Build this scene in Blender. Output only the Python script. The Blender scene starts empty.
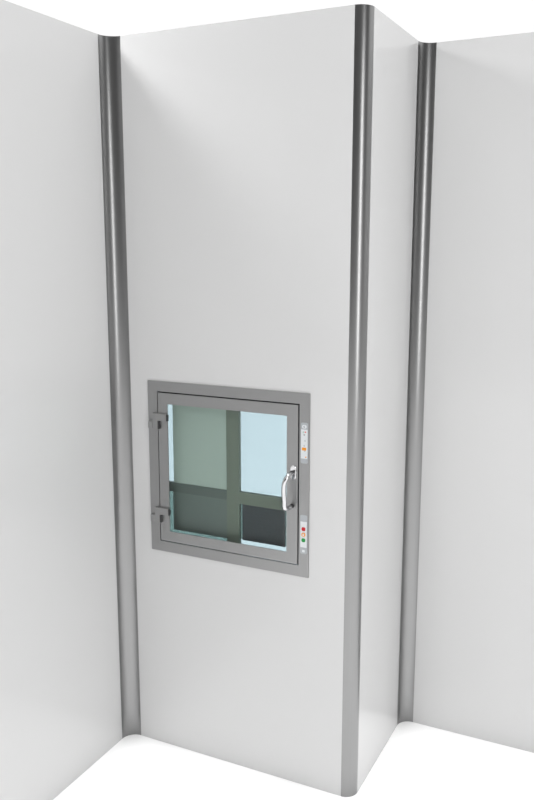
import bpy, bmesh, math
from mathutils import Vector, Matrix
C = bpy.context.scene.collection
PI = math.pi

# ------------------------------------------------------------ measurements
H = 2.8            # panel height
W = 1.0124         # front panel width, inner corner to outer corner
D = 0.6055         # depth of the return panel
R1, R2, R3 = 0.057, 0.0485, 0.0547   # radii of the rounded corner profiles
TH = 0.05          # panel thickness

# ------------------------------------------------------------ helpers
def box(bm, x0, x1, y0, y1, z0, z1, bevel=0.0, seg=2):
    vs = [bm.verts.new((x, y, z)) for x in (x0, x1) for y in (y0, y1) for z in (z0, z1)]
    idx = [(0, 1, 3, 2), (4, 6, 7, 5), (0, 4, 5, 1), (2, 3, 7, 6), (0, 2, 6, 4), (1, 5, 7, 3)]
    fs = [bm.faces.new([vs[i] for i in f]) for f in idx]
    bmesh.ops.recalc_face_normals(bm, faces=fs)
    if bevel:
        es = list({e for f in fs for e in f.edges})
        bmesh.ops.bevel(bm, geom=es, offset=bevel, segments=seg, affect='EDGES', profile=0.5)

def ring(bm, ox0, ox1, oz0, oz1, ix0, ix1, iz0, iz1, y0, y1):
    """picture-frame shaped solid between y0 and y1"""
    def loop(x0, x1, z0, z1, y):
        return [bm.verts.new(p) for p in ((x0, y, z0), (x1, y, z0), (x1, y, z1), (x0, y, z1))]
    of, inf = loop(ox0, ox1, oz0, oz1, y0), loop(ix0, ix1, iz0, iz1, y0)
    ob, inb = loop(ox0, ox1, oz0, oz1, y1), loop(ix0, ix1, iz0, iz1, y1)
    fs = []
    for k in range(4):
        j = (k + 1) % 4
        fs.append(bm.faces.new((of[k], of[j], inf[j], inf[k])))
        fs.append(bm.faces.new((ob[k], inb[k], inb[j], ob[j])))
        fs.append(bm.faces.new((of[k], ob[k], ob[j], of[j])))
        fs.append(bm.faces.new((inf[k], inf[j], inb[j], inb[k])))
    bmesh.ops.recalc_face_normals(bm, faces=fs)

def prism_xz(bm, pts, y0, y1):
    """closed outline in x,z extruded along y"""
    a = [bm.verts.new((x, y0, z)) for x, z in pts]
    b = [bm.verts.new((x, y1, z)) for x, z in pts]
    fs = [bm.faces.new(a), bm.faces.new(list(reversed(b)))]
    n = len(pts)
    for k in range(n):
        fs.append(bm.faces.new((a[k], b[k], b[(k + 1) % n], a[(k + 1) % n])))
    bmesh.ops.recalc_face_normals(bm, faces=fs)

def prism_xy(bm, pts, z0, z1):
    a = [bm.verts.new((x, y, z0)) for x, y in pts]
    b = [bm.verts.new((x, y, z1)) for x, y in pts]
    fs = [bm.faces.new(a), bm.faces.new(list(reversed(b)))]
    n = len(pts)
    for k in range(n):
        fs.append(bm.faces.new((a[k], b[k], b[(k + 1) % n], a[(k + 1) % n])))
    bmesh.ops.recalc_face_normals(bm, faces=fs)

def rrect(cx, cz, w, h, r, n=8):
    pts = []
    for qx, qz, a0 in ((1, 1, 0), (-1, 1, 90), (-1, -1, 180), (1, -1, 270)):
        for k in range(n + 1):
            a = math.radians(a0 + 90 * k / n)
            pts.append((cx + qx * (w / 2 - r) + r * math.cos(a), cz + qz * (h / 2 - r) + r * math.sin(a)))
    return pts

def tube(bm, path, radii, n=20):
    rings = []
    path = [Vector(p) for p in path]
    prev = None
    for i, p in enumerate(path):
        t = (path[min(i + 1, len(path) - 1)] - path[max(i - 1, 0)]).normalized()
        u = (prev - t * prev.dot(t)).normalized() if prev else t.orthogonal().normalized()
        prev = u
        v = t.cross(u)
        rings.append([bm.verts.new(p + (u * math.cos(2 * PI * k / n) + v * math.sin(2 * PI * k / n)) * radii[i]) for k in range(n)])
    for a, b in zip(rings, rings[1:]):
        for k in range(n):
            bm.faces.new((a[k], a[(k + 1) % n], b[(k + 1) % n], b[k]))
    bm.faces.new(list(reversed(rings[0])))
    bm.faces.new(rings[-1])
    bmesh.ops.recalc_face_normals(bm, faces=bm.faces[:])

def obj(name, bm, mat, parent=None, smooth=False, label=None):
    me = bpy.data.meshes.new(name)
    if smooth:
        for f in bm.faces:
            f.smooth = True
        for e in bm.edges:
            if len(e.link_faces) == 2 and e.calc_face_angle(0) > math.radians(35):
                e.smooth = False
    bm.to_mesh(me)
    bm.free()
    o = bpy.data.objects.new(name, me)
    me.materials.append(mat)
    C.objects.link(o)
    if parent:
        o.parent = parent
        P = parent
        off = Vector((0, 0, 0))
        while P:
            off += P.location
            P = P.parent
        for v in me.vertices:
            v.co -= off
    if label:
        o['label'] = label
    return o

def B():
    return bmesh.new()

def struct(name, bm, mat, label, cat, smooth=False):
    o = obj(name, bm, mat, None, smooth, label)
    o['kind'] = 'structure'
    o['category'] = cat
    return o

# ------------------------------------------------------------ materials
def srgb(r, g, b):
    f = lambda c: (c / 255 / 12.92) if c / 255 <= 0.04045 else ((c / 255 + 0.055) / 1.055) ** 2.4
    return (f(r), f(g), f(b), 1)

def mat(name, col, rough=0.5, metal=0.0, spec=0.5, **k):
    m = bpy.data.materials.new(name)
    m.use_nodes = True
    b = m.node_tree.nodes['Principled BSDF']
    b.inputs['Base Color'].default_value = col
    b.inputs['Roughness'].default_value = rough
    b.inputs['Metallic'].default_value = metal
    b.inputs['Specular IOR Level'].default_value = spec
    for key, v in k.items():
        b.inputs[key.replace('_', ' ')].default_value = v
    return m

def add_noise(m, scale3, amount, col, detail=3, bump=0.0):
    """fine procedural grain in object coordinates"""
    nt = m.node_tree
    b = nt.nodes['Principled BSDF']
    tc = nt.nodes.new('ShaderNodeTexCoord')
    mp = nt.nodes.new('ShaderNodeMapping')
    mp.inputs['Scale'].default_value = scale3
    nz = nt.nodes.new('ShaderNodeTexNoise')
    nz.inputs['Scale'].default_value = 1
    nz.inputs['Detail'].default_value = detail
    rp = nt.nodes.new('ShaderNodeMapRange')
    rp.inputs['To Min'].default_value = 1 - amount
    rp.inputs['To Max'].default_value = 1 + amount
    mx = nt.nodes.new('ShaderNodeVectorMath')
    mx.operation = 'SCALE'
    mx.inputs[0].default_value = col[:3]
    nt.links.new(tc.outputs['Object'], mp.inputs['Vector'])
    nt.links.new(mp.outputs[0], nz.inputs['Vector'])
    nt.links.new(nz.outputs['Fac'], rp.inputs['Value'])
    nt.links.new(rp.outputs[0], mx.inputs['Scale'])
    nt.links.new(mx.outputs[0], b.inputs['Base Color'])
    if bump:
        bp = nt.nodes.new('ShaderNodeBump')
        bp.inputs['Strength'].default_value = bump
        bp.inputs['Distance'].default_value = 0.001
        nt.links.new(nz.outputs['Fac'], bp.inputs['Height'])
        nt.links.new(bp.outputs[0], b.inputs['Normal'])

def glass(name, tint, gloss=0.05, rough=0.0):
    m = bpy.data.materials.new(name)
    m.use_nodes = True
    nt = m.node_tree
    nt.nodes.clear()
    out = nt.nodes.new('ShaderNodeOutputMaterial')
    mix = nt.nodes.new('ShaderNodeMixShader')
    tr = nt.nodes.new('ShaderNodeBsdfTransparent')
    tr.inputs[0].default_value = tint
    gl = nt.nodes.new('ShaderNodeBsdfGlossy')
    gl.inputs['Roughness'].default_value = rough
    mix.inputs[0].default_value = gloss
    nt.links.new(tr.outputs[0], mix.inputs[1])
    nt.links.new(gl.outputs[0], mix.inputs[2])
    nt.links.new(mix.outputs[0], out.inputs[0])
    return m

WALLC = (0.70, 0.70, 0.70, 1)
M_wall = mat('glossy_white_panel', WALLC, 0.12, 0, 0.35)
M_floor = mat('white_floor', (0.92, 0.92, 0.92, 1), 0.6, 0, 0.1)
TRIMC = (0.29, 0.29, 0.29, 1)
M_trim = mat('brushed_aluminium', TRIMC, 0.31, 1.0)
add_noise(M_trim, (400, 400, 3), 0.04, TRIMC)
STC = (0.335, 0.335, 0.335, 1)
M_steel = mat('satin_stainless', STC, 0.38, 0.75)
add_noise(M_steel, (900, 30, 30), 0.03, STC)
M_dark = mat('dark_gasket', (0.02, 0.02, 0.022, 1), 0.6)
M_dark_metal = mat('dark_metal', (0.06, 0.06, 0.062, 1), 0.5, 0.3)  # handle fittings; on the hinges it stands for shaded steel faces
M_chrome = mat('polished_chrome', (0.62, 0.62, 0.63, 1), 0.16, 1.0)
M_front_glass = glass('door_glass', (0.94, 0.96, 0.955, 1), 0.02)
M_back_glass = glass('pale_blue_glass', (0.66, 0.735, 0.77, 1), 0.03)
M_tint_glass = glass('grey_green_tinted_glass', (0.54, 0.62, 0.59, 1), 0.03)
FC = srgb(168, 184, 175)
M_frost = mat('frosted_green_screen', FC, 0.5)
add_noise(M_frost, (500, 500, 300), 0.26, FC)
M_bar = mat('grey_green_bar', srgb(106, 117, 104), 0.45)
DC = srgb(98, 111, 106)
M_smoke = mat('dark_smoked_screen', DC, 0.35)
add_noise(M_smoke, (600, 600, 600), 0.10, DC)
M_mesh = mat('dark_mesh', (0.04, 0.05, 0.06, 1), 0.5)
M_label_grey = mat('grey_label_film', srgb(178, 182, 186), 0.5)
M_label_white = mat('white_label_film', srgb(226, 230, 232), 0.5)
M_red = mat('red_button', srgb(195, 5, 28), 0.35)
M_orange = mat('orange_mark', srgb(240, 155, 35), 0.4)
M_green = mat('green_button', srgb(10, 150, 65), 0.35)
M_ink = mat('grey_print', srgb(120, 122, 128), 0.5)
M_pink = mat('pale_red_print', srgb(225, 130, 130), 0.5)
M_mint = mat('pale_green_print', srgb(170, 205, 190), 0.5)

# dark mesh: woven diamond pattern
nt = M_mesh.node_tree
bs = nt.nodes['Principled BSDF']
tc = nt.nodes.new('ShaderNodeTexCoord')
mp = nt.nodes.new('ShaderNodeMapping')
mp.vector_type = 'TEXTURE'
mp.inputs['Rotation'].default_value = (0, math.radians(45), 0)
mp.inputs['Scale'].default_value = (0.009, 0.009, 0.009)
ck = nt.nodes.new('ShaderNodeTexChecker')
ck.inputs['Scale'].default_value = 1
ck.inputs['Color1'].default_value = srgb(36, 44, 49)
ck.inputs['Color2'].default_value = srgb(47, 56, 61)
nt.links.new(tc.outputs['Object'], mp.inputs[0])
nt.links.new(mp.outputs[0], ck.inputs['Vector'])
nt.links.new(ck.outputs[0], bs.inputs['Base Color'])

# ------------------------------------------------------------ setting
HX0, HX1, HZ0, HZ1 = 0.1430, 0.8210, 0.8520, 1.5335       # aperture in the front panel
YL = -1.55                                          # near end of the left panel
XR = 3.30                                           # right end of the right panel
b = B(); box(b, -7, 9, -9, 9, -0.05, 0.0)
struct('floor', b, M_floor, 'bright seamless white floor in front of and beneath the wall panels', 'floor')
b = B(); box(b, -TH, 0, YL, -R1, 0, H)
struct('wall_left', b, M_wall, 'glossy light grey wall panel running forward at the far left', 'wall')
b = B(); ring(b, R1, W - R2, 0, H, HX0, HX1, HZ0, HZ1, 0, TH)
struct('wall_front', b, M_wall, 'tall light grey panel holding the small glazed hatch', 'wall')
b = B(); box(b, W - TH, W, R2, D - R3, 0, H)
struct('wall_side', b, M_wall, 'narrow grey return panel between the two right-hand metal corner profiles', 'wall')
b = B(); box(b, W + R3, XR, D, D + TH, 0, H)
struct('wall_right', b, M_wall, 'light grey wall panel at the far right beyond the last metal profile', 'wall')

def arc(cx, cy, r, a0, a1, n=28):
    return [(cx + r * math.cos(math.radians(a0 + (a1 - a0) * k / n)), cy + r * math.sin(math.radians(a0 + (a1 - a0) * k / n))) for k in range(n + 1)]

T = 0.006
def profile(name, R, cx, cy, a0, a1, outward, label):
    bm = B()
    r2 = R + T * outward
    pts = arc(cx, cy, R, a0, a1) + list(reversed(arc(cx, cy, r2, a0, a1)))
    prism_xy(bm, pts, 0, H)
    return struct(name, bm, M_trim, label, 'corner trim', True)
profile('trim_1', R1, R1, -R1, 180, 90, 1, 'brushed metal coved profile in the inner corner left of the hatch')
profile('trim_2', R2, W - R2, R2, -90, 0, -1, 'brushed metal rounded profile on the protruding outer corner right of the hatch')
profile('trim_3', R3, W + R3, D - R3, 180, 90, 1, 'brushed metal coved profile in the rightmost inner corner')

# ------------------------------------------------------------ pass-through hatch
hatch = bpy.data.objects.new('pass_through_hatch', None)
C.objects.link(hatch)
hatch.location = (0.482, 0, 0.85)
hatch.empty_display_size = 0.1
hatch['label'] = 'square stainless steel pass-through hatch with glazed door set in the front panel'
hatch['category'] = 'hatch'

FX0, FX1, FZ0, FZ1 = 0.1405, 0.8235, 0.8497, 1.5361
DX0, DX1, DZ0, DZ1 = 0.1865, 0.7795, 0.8955, 1.4915
GX0, GX1, GZ0, GZ1 = 0.2287, 0.7352, 0.9368, 1.4492

b = B(); ring(b, FX0, FX1, FZ0, FZ1, 0.1825, 0.7845, 0.8915, 1.4965, -0.005, -0.0)
obj('frame', b, M_steel, hatch)
b = B(); ring(b, 0.1825, 0.7845, 0.8915, 1.4965, 0.192, 0.774, 0.901, 1.486, 0.0035, 0.012)
obj('gasket', b, M_dark, hatch, label='dark rubber seal around the door')
b = B(); ring(b, HX0 + .001, HX1 - .001, HZ0 + .001, HZ1 - .001, HX0 + .006, HX1 - .006, HZ0 + .006, HZ1 - .006, 0.002, 0.080)
obj('chamber_lining', b, M_steel, hatch)

# door leaf with glass, handle
b = B(); ring(b, DX0, DX1, DZ0, DZ1, GX0, GX1, GZ0, GZ1, -0.006, -0.002)
door = obj('door', b, M_steel, hatch)
b = B(); box(b, GX0 + .0002, GX1 - .0002, -0.0055, -0.003, GZ0 + .0002, GZ1 - .0002)
obj('glass_pane', b, M_front_glass, door, label='clear faintly green glass pane')

b = B(); prism_xz(b, rrect(0.7645, 1.2435, 0.023, 0.054, 0.0114), -0.014, -0.0058)
bmesh.ops.bevel(b, geom=[e for e in b.edges if all(abs(v.co.y + 0.014) < 1e-5 for v in e.verts)], offset=0.003, segments=3, affect='EDGES')
obj('rosette', b, M_chrome, door, True, label='chrome oval handle plate')
hp = [(0.762, -0.013, 1.2435), (0.760, -0.022, 1.2435), (0.756, -0.034, 1.2425), (0.750, -0.045, 1.238), (0.7435, -0.052, 1.229), (0.7385, -0.055, 1.216),
      (0.7365, -0.056, 1.200), (0.7365, -0.056, 1.180), (0.738, -0.056, 1.160), (0.739, -0.055, 1.143), (0.7385, -0.055, 1.129), (0.7405, -0.050, 1.1185), (0.747, -0.036, 1.1155), (0.754, -0.022, 1.116), (0.756, -0.014, 1.116)]
def catmull(P, n=6):
    out = []
    P = [Vector(p) for p in P]
    for i in range(len(P) - 1):
        p0, p1, p2, p3 = P[max(i - 1, 0)], P[i], P[i + 1], P[min(i + 2, len(P) - 1)]
        for k in range(n):
            t = k / n
            out.append(0.5 * ((2 * p1) + (p2 - p0) * t + (2 * p0 - 5 * p1 + 4 * p2 - p3) * t * t + (3 * p1 - p0 - 3 * p2 + p3) * t ** 3))
    return out + [P[-1]]
path = catmull([(x + 0.0105 * min(1, k / 4, (len(hp) - 1 - k) / 3), y, z) if 0 < k < len(hp) - 1 else (x, y, z) for k, (x, y, z) in enumerate(hp)])
N = len(path)
rad = []
for i in range(N):
    t = i / (N - 1)
    rad.append(0.0068 + 0.0016 * min(1, t * 3) - (0.0012 if t > 0.95 else 0))
b = B(); tube(b, path, rad)
obj('handle', b, M_chrome, door, True, label='bowed chrome lever handle')

b = B(); tube(b, [(0.7615, -0.0135, 1.2435), (0.7615, -0.018, 1.2435)], [0.0095, 0.0085])
obj('handle_collar', b, M_dark_metal, door, True, label='dark collar where the handle meets its plate')
b = B(); tube(b, [(0.7575, -0.0058, 1.1165), (0.7575, -0.0175, 1.1165)], [0.0085, 0.008])
obj('handle_foot', b, M_dark_metal, door, True, label='dark foot under the lower end of the handle')

# two hinges
def hinge(dz, mesh=None):
    h = B()
    pts = [(0.1660, 1.3505 + dz), (0.1900, 1.3505 + dz), (0.1900, 1.3830 + dz), (0.2290, 1.3830 + dz), (0.2290, 1.411 + dz), (0.1660, 1.411 + dz)]
    prism_xz(h, pts, -0.018, -0.0062)
    bmesh.ops.bevel(h, geom=[e for e in h.edges], offset=0.0012, segments=2, affect='EDGES')
    o = obj('hinge', h, M_steel, hatch)
    k = B(); box(k, 0.1460, 0.1656, -0.0175, -0.0052, 1.3505 + dz, 1.3785 + dz, 0.0012)
    obj('hinge_knuckle', k, M_steel, o)
    e = B(); box(e, 0.2291, 0.2345, -0.0175, -0.0062, 1.3840 + dz, 1.4090 + dz, 0.0006)  # shade on the arm's side face, put in as a dark block
    obj('shaded_face', e, M_dark_metal, o, label='dark piece standing for the shaded end face')
    e = B(); box(e, 0.1901, 0.1965, -0.0165, -0.0062, 1.3505 + dz, 1.3829 + dz, 0.0006)  # shade inside the notch, put in as a dark block
    obj('shaded_face', e, M_dark_metal, o, label='dark piece standing for the shaded notch face')
    return o
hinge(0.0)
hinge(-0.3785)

# rear side of the box: cross bars, screens and pale glass
YB = 0.04
rear = B()
box(rear, 0.4635, 0.5175, YB - .004, YB + .012, HZ0 + .006, HZ1 - .006)          # upright
box(rear, 0.5176, HX1 - .006, YB - .004, YB + .012, 1.0790, 1.1260)
rearo = obj('rear_crossbars', rear, M_bar, hatch, label='grey green upright and rail seen behind the glass')
b = B(); box(b, HX0 + .006, 0.4634, YB - .004, YB + .012, 1.0880, 1.1260)
obj('left_rail', b, mat('dark_green_rail', srgb(84, 97, 91), 0.45), rearo, label='darker rail between the two left screens')
b = B(); box(b, HX0 + .006, HX1 - .006, 0.070, 0.074, HZ0 + .006, HZ1 - .006)
obj('rear_glass', b, M_back_glass, hatch, label='pale blue glass of the far side')
b = B(); box(b, 0.2240, 0.4633, YB - .002, YB + .002, 1.1262, HZ1 - .006)
obj('frosted_screen', b, M_frost, rearo, label='frosted green grey screen, upper left')
b = B(); box(b, 0.2190, 0.4633, YB - .002, YB + .002, 0.9310, 1.0878)
obj('smoked_screen', b, M_smoke, rearo, label='dark smoked screen, lower left')
b = B(); box(b, 0.5290, 0.7100, YB - .002, YB + .002, 0.9360, 1.0788)
obj('mesh_screen', b, M_mesh, rearo, label='dark woven screen, lower right')

b = B(); box(b, HX0 + .006, 0.4633, YB + .006, YB + .009, HZ0 + .006, 1.0878)
obj('tinted_pane', b, M_tint_glass, rearo, label='tinted pane showing beside the smoked screen')
b = B(); box(b, 0.5177, 0.5400, YB + .006, YB + .009, 0.9370, 1.0788)
obj('tinted_pane', b, M_tint_glass, rearo, label='tinted strip left of the woven screen')
b = B(); box(b, 0.7000, HX1 - .006, YB + .006, YB + .009, 0.9370, 1.0788)
obj('tinted_pane', b, M_tint_glass, rearo, label='tinted strip right of the woven screen')

# status strip (upper) on the right of the frame
LX = 0.8043
def film(name, w, h, cx, cz, y0, y1, m, parent, r=0.001, label=None):
    q = B(); prism_xz(q, rrect(cx, cz, w, h, r, 5), y0, y1)
    return obj(name, q, m, parent, label=label)
strip = film('status_strip', 0.0275, 0.149, LX, 1.3558, -0.0065, -0.005, M_label_grey, hatch, 0.006, 'grey label strip with white printed field')
film('white_field', 0.0255, 0.107, LX, 1.3525, -0.0070, -0.0065, M_label_white, strip)
film('badge', 0.017, 0.0130, LX, 1.4160, -0.0072, -0.0065, M_label_white, strip, 0.005, 'white rounded badge')
q = B()
for x0, x1, z0, z1 in ((-.0028, -.0014, -.0030, .0030), (-.0014, .0026, .0016, .0030), (-.0014, .0026, -.0030, -.0016)):
    box(q, LX + x0, LX + x1, -0.0076, -0.0072, 1.4160 + z0, 1.4160 + z1)
obj('badge_symbol', q, M_ink, strip)
film('orange_mark', 0.0165, 0.0105, LX - 0.0005, 1.3345, -0.0076, -0.0070, M_orange, strip, 0.002, 'orange block')
film('orange_mark', 0.0045, 0.0040, LX + 0.0065, 1.3055, -0.0076, -0.0070, M_orange, strip, 0.001, 'small orange dot')
film('red_mark', 0.0060, 0.0050, LX + 0.0040, 1.3965, -0.0076, -0.0070, M_pink, strip, 0.001)
film('green_mark', 0.0040, 0.0060, LX - 0.0040, 1.3955, -0.0076, -0.0070, M_mint, strip, 0.001)
q = B()
for dx, z, w in ((0.0, 1.3875, .007), (0.0, 1.3850, .005), (0.003, 1.3665, .003), (0.003, 1.3630, .003), (0.0, 1.3480, .003), (0.0, 1.3450, .003), (0.002, 1.3270, .005)):
    box(q, LX + dx - w / 2, LX + dx + w / 2, -0.0074, -0.0070, z - .0007, z + .0007)
obj('printed_marks', q, M_ink, strip)

# button strip (lower)
bst = film('button_strip', 0.0275, 0.148, LX, 1.0145, -0.0065, -0.005, M_label_grey, hatch, 0.006, 'grey control strip with three push buttons')
film('white_field', 0.0255, 0.0980, LX, 1.0145, -0.0070, -0.0065, M_label_white, bst)
for name, cz, m in (('red_button', 1.0355, M_red), ('orange_button', 1.0143, M_orange), ('green_button', 0.9932, M_green)):
    q = B(); prism_xz(q, rrect(LX, cz, 0.0150, 0.0140, 0.005, 6), -0.0090, -0.0070)
    bmesh.ops.bevel(q, geom=[e for e in q.edges if all(abs(v.co.y + 0.009) < 1e-5 for v in e.verts)], offset=0.0008, segments=2, affect='EDGES')
    obj(name, q, m, bst, label=name.replace('_', ' '))
film('button_centre', 0.0060, 0.0085, LX, 1.0143, -0.0094, -0.0090, M_label_white, bst, 0.001, 'white centre of the orange button')
film('badge', 0.0105, 0.0095, LX, 0.9515, -0.0072, -0.0065, M_label_white, bst, 0.002, 'small white emblem')

# ------------------------------------------------------------ world and lights
w = bpy.data.worlds.new('studio')
bpy.context.scene.world = w
w.use_nodes = True
nt = w.node_tree
bg = nt.nodes['Background']
tc = nt.nodes.new('ShaderNodeTexCoord')
sx = nt.nodes.new('ShaderNodeSeparateXYZ')
nt.links.new(tc.outputs['Generated'], sx.inputs[0])
ry = nt.nodes.new('ShaderNodeMapRange')          # 0 towards the viewer's side, 1 behind the panels
ry.interpolation_type = 'SMOOTHSTEP'
ry.inputs['From Min'].default_value = 0.0
ry.inputs['From Max'].default_value = 0.25
nt.links.new(sx.outputs['Y'], ry.inputs['Value'])
cr = nt.nodes.new('ShaderNodeValToRGB')          # studio side: brightness by elevation
el = nt.nodes.new('ShaderNodeMath')              # 0.5 is the horizon
el.operation = 'MULTIPLY_ADD'
el.inputs[1].default_value = 0.5
el.inputs[2].default_value = 0.5
nt.links.new(sx.outputs['Z'], el.inputs[0])
nt.links.new(el.outputs[0], cr.inputs[0])
E_ = cr.color_ramp.elements
E_[0].position = 0.0; E_[0].color = (0.5, 0.5, 0.5, 1)
E_[1].position = 1.0; E_[1].color = (0.6, 0.6, 0.6, 1)
for pos, v in ((0.36, 0.5), (0.46, 0.30), (0.54, 0.10), (0.66, 0.06), (0.75, 0.45), (0.88, 0.6)):
    e = E_.new(pos); e.color = (v, v, v, 1)
mx = nt.nodes.new('ShaderNodeMix')
mx.data_type = 'RGBA'
nt.links.new(ry.outputs[0], mx.inputs['Factor'])
nt.links.new(cr.outputs[0], mx.inputs['A'])
mx.inputs['B'].default_value = (1.02, 1.02, 1.02, 1)
nt.links.new(mx.outputs['Result'], bg.inputs[0])
bg.inputs[1].default_value = 1.0

def light(name, kind, loc, energy, **k):
    l = bpy.data.lights.new(name, kind)
    l.energy = energy
    for a, v in k.items():
        setattr(l, a, v)
    o = bpy.data.objects.new(name, l)
    o.location = loc
    C.objects.link(o)
    return o
light('floor_fill_sun', 'SUN', (0, 0, 6), 2.95, angle=math.radians(7))  # added straight-down light that drives the floor to pure white
s = light('strip_softbox', 'AREA', (2.75, -1.35, 2.15), 17, shape='RECTANGLE', size=0.42, size_y=1.9)
s.rotation_euler = (Vector((1.0, 0.2, 1.8)) - s.location).to_track_quat('-Z', 'Y').to_euler()
light('rear_left_lamp', 'POINT', (-0.6, -0.42, 3.42), 58, shadow_soft_size=0.16)
a = light('overhead_fill', 'AREA', (0.5, -1.3, 4.7), 8, shape='RECTANGLE', size=1.6, size_y=1.6)  # unseen fill light, added to lift the front panel and corners
a.rotation_euler = (Vector((0.3, 0.0, 1.6)) - a.location).to_track_quat('-Z', 'Y').to_euler()

# ------------------------------------------------------------ camera
pitch, yaw, roll = 0.1827, 0.4557, -0.0008
cd = bpy.data.cameras.new('camera')
cam = bpy.data.objects.new('camera', cd)
C.objects.link(cam)
cam.location = (1.9554, -2.6571, 2.0459)
cam.rotation_euler = (PI / 2 - pitch, 0, yaw)
cd.sensor_fit = 'VERTICAL'
cd.sensor_height = 24
cd.lens = 831.77 / 800 * 24
cd.clip_start = 0.05
bpy.context.scene.camera = cam

vs = bpy.context.scene.view_settings
vs.view_transform = 'Standard'
vs.look = 'None'
vs.gamma = 1
vs.exposure = 0
vs.use_curve_mapping = False
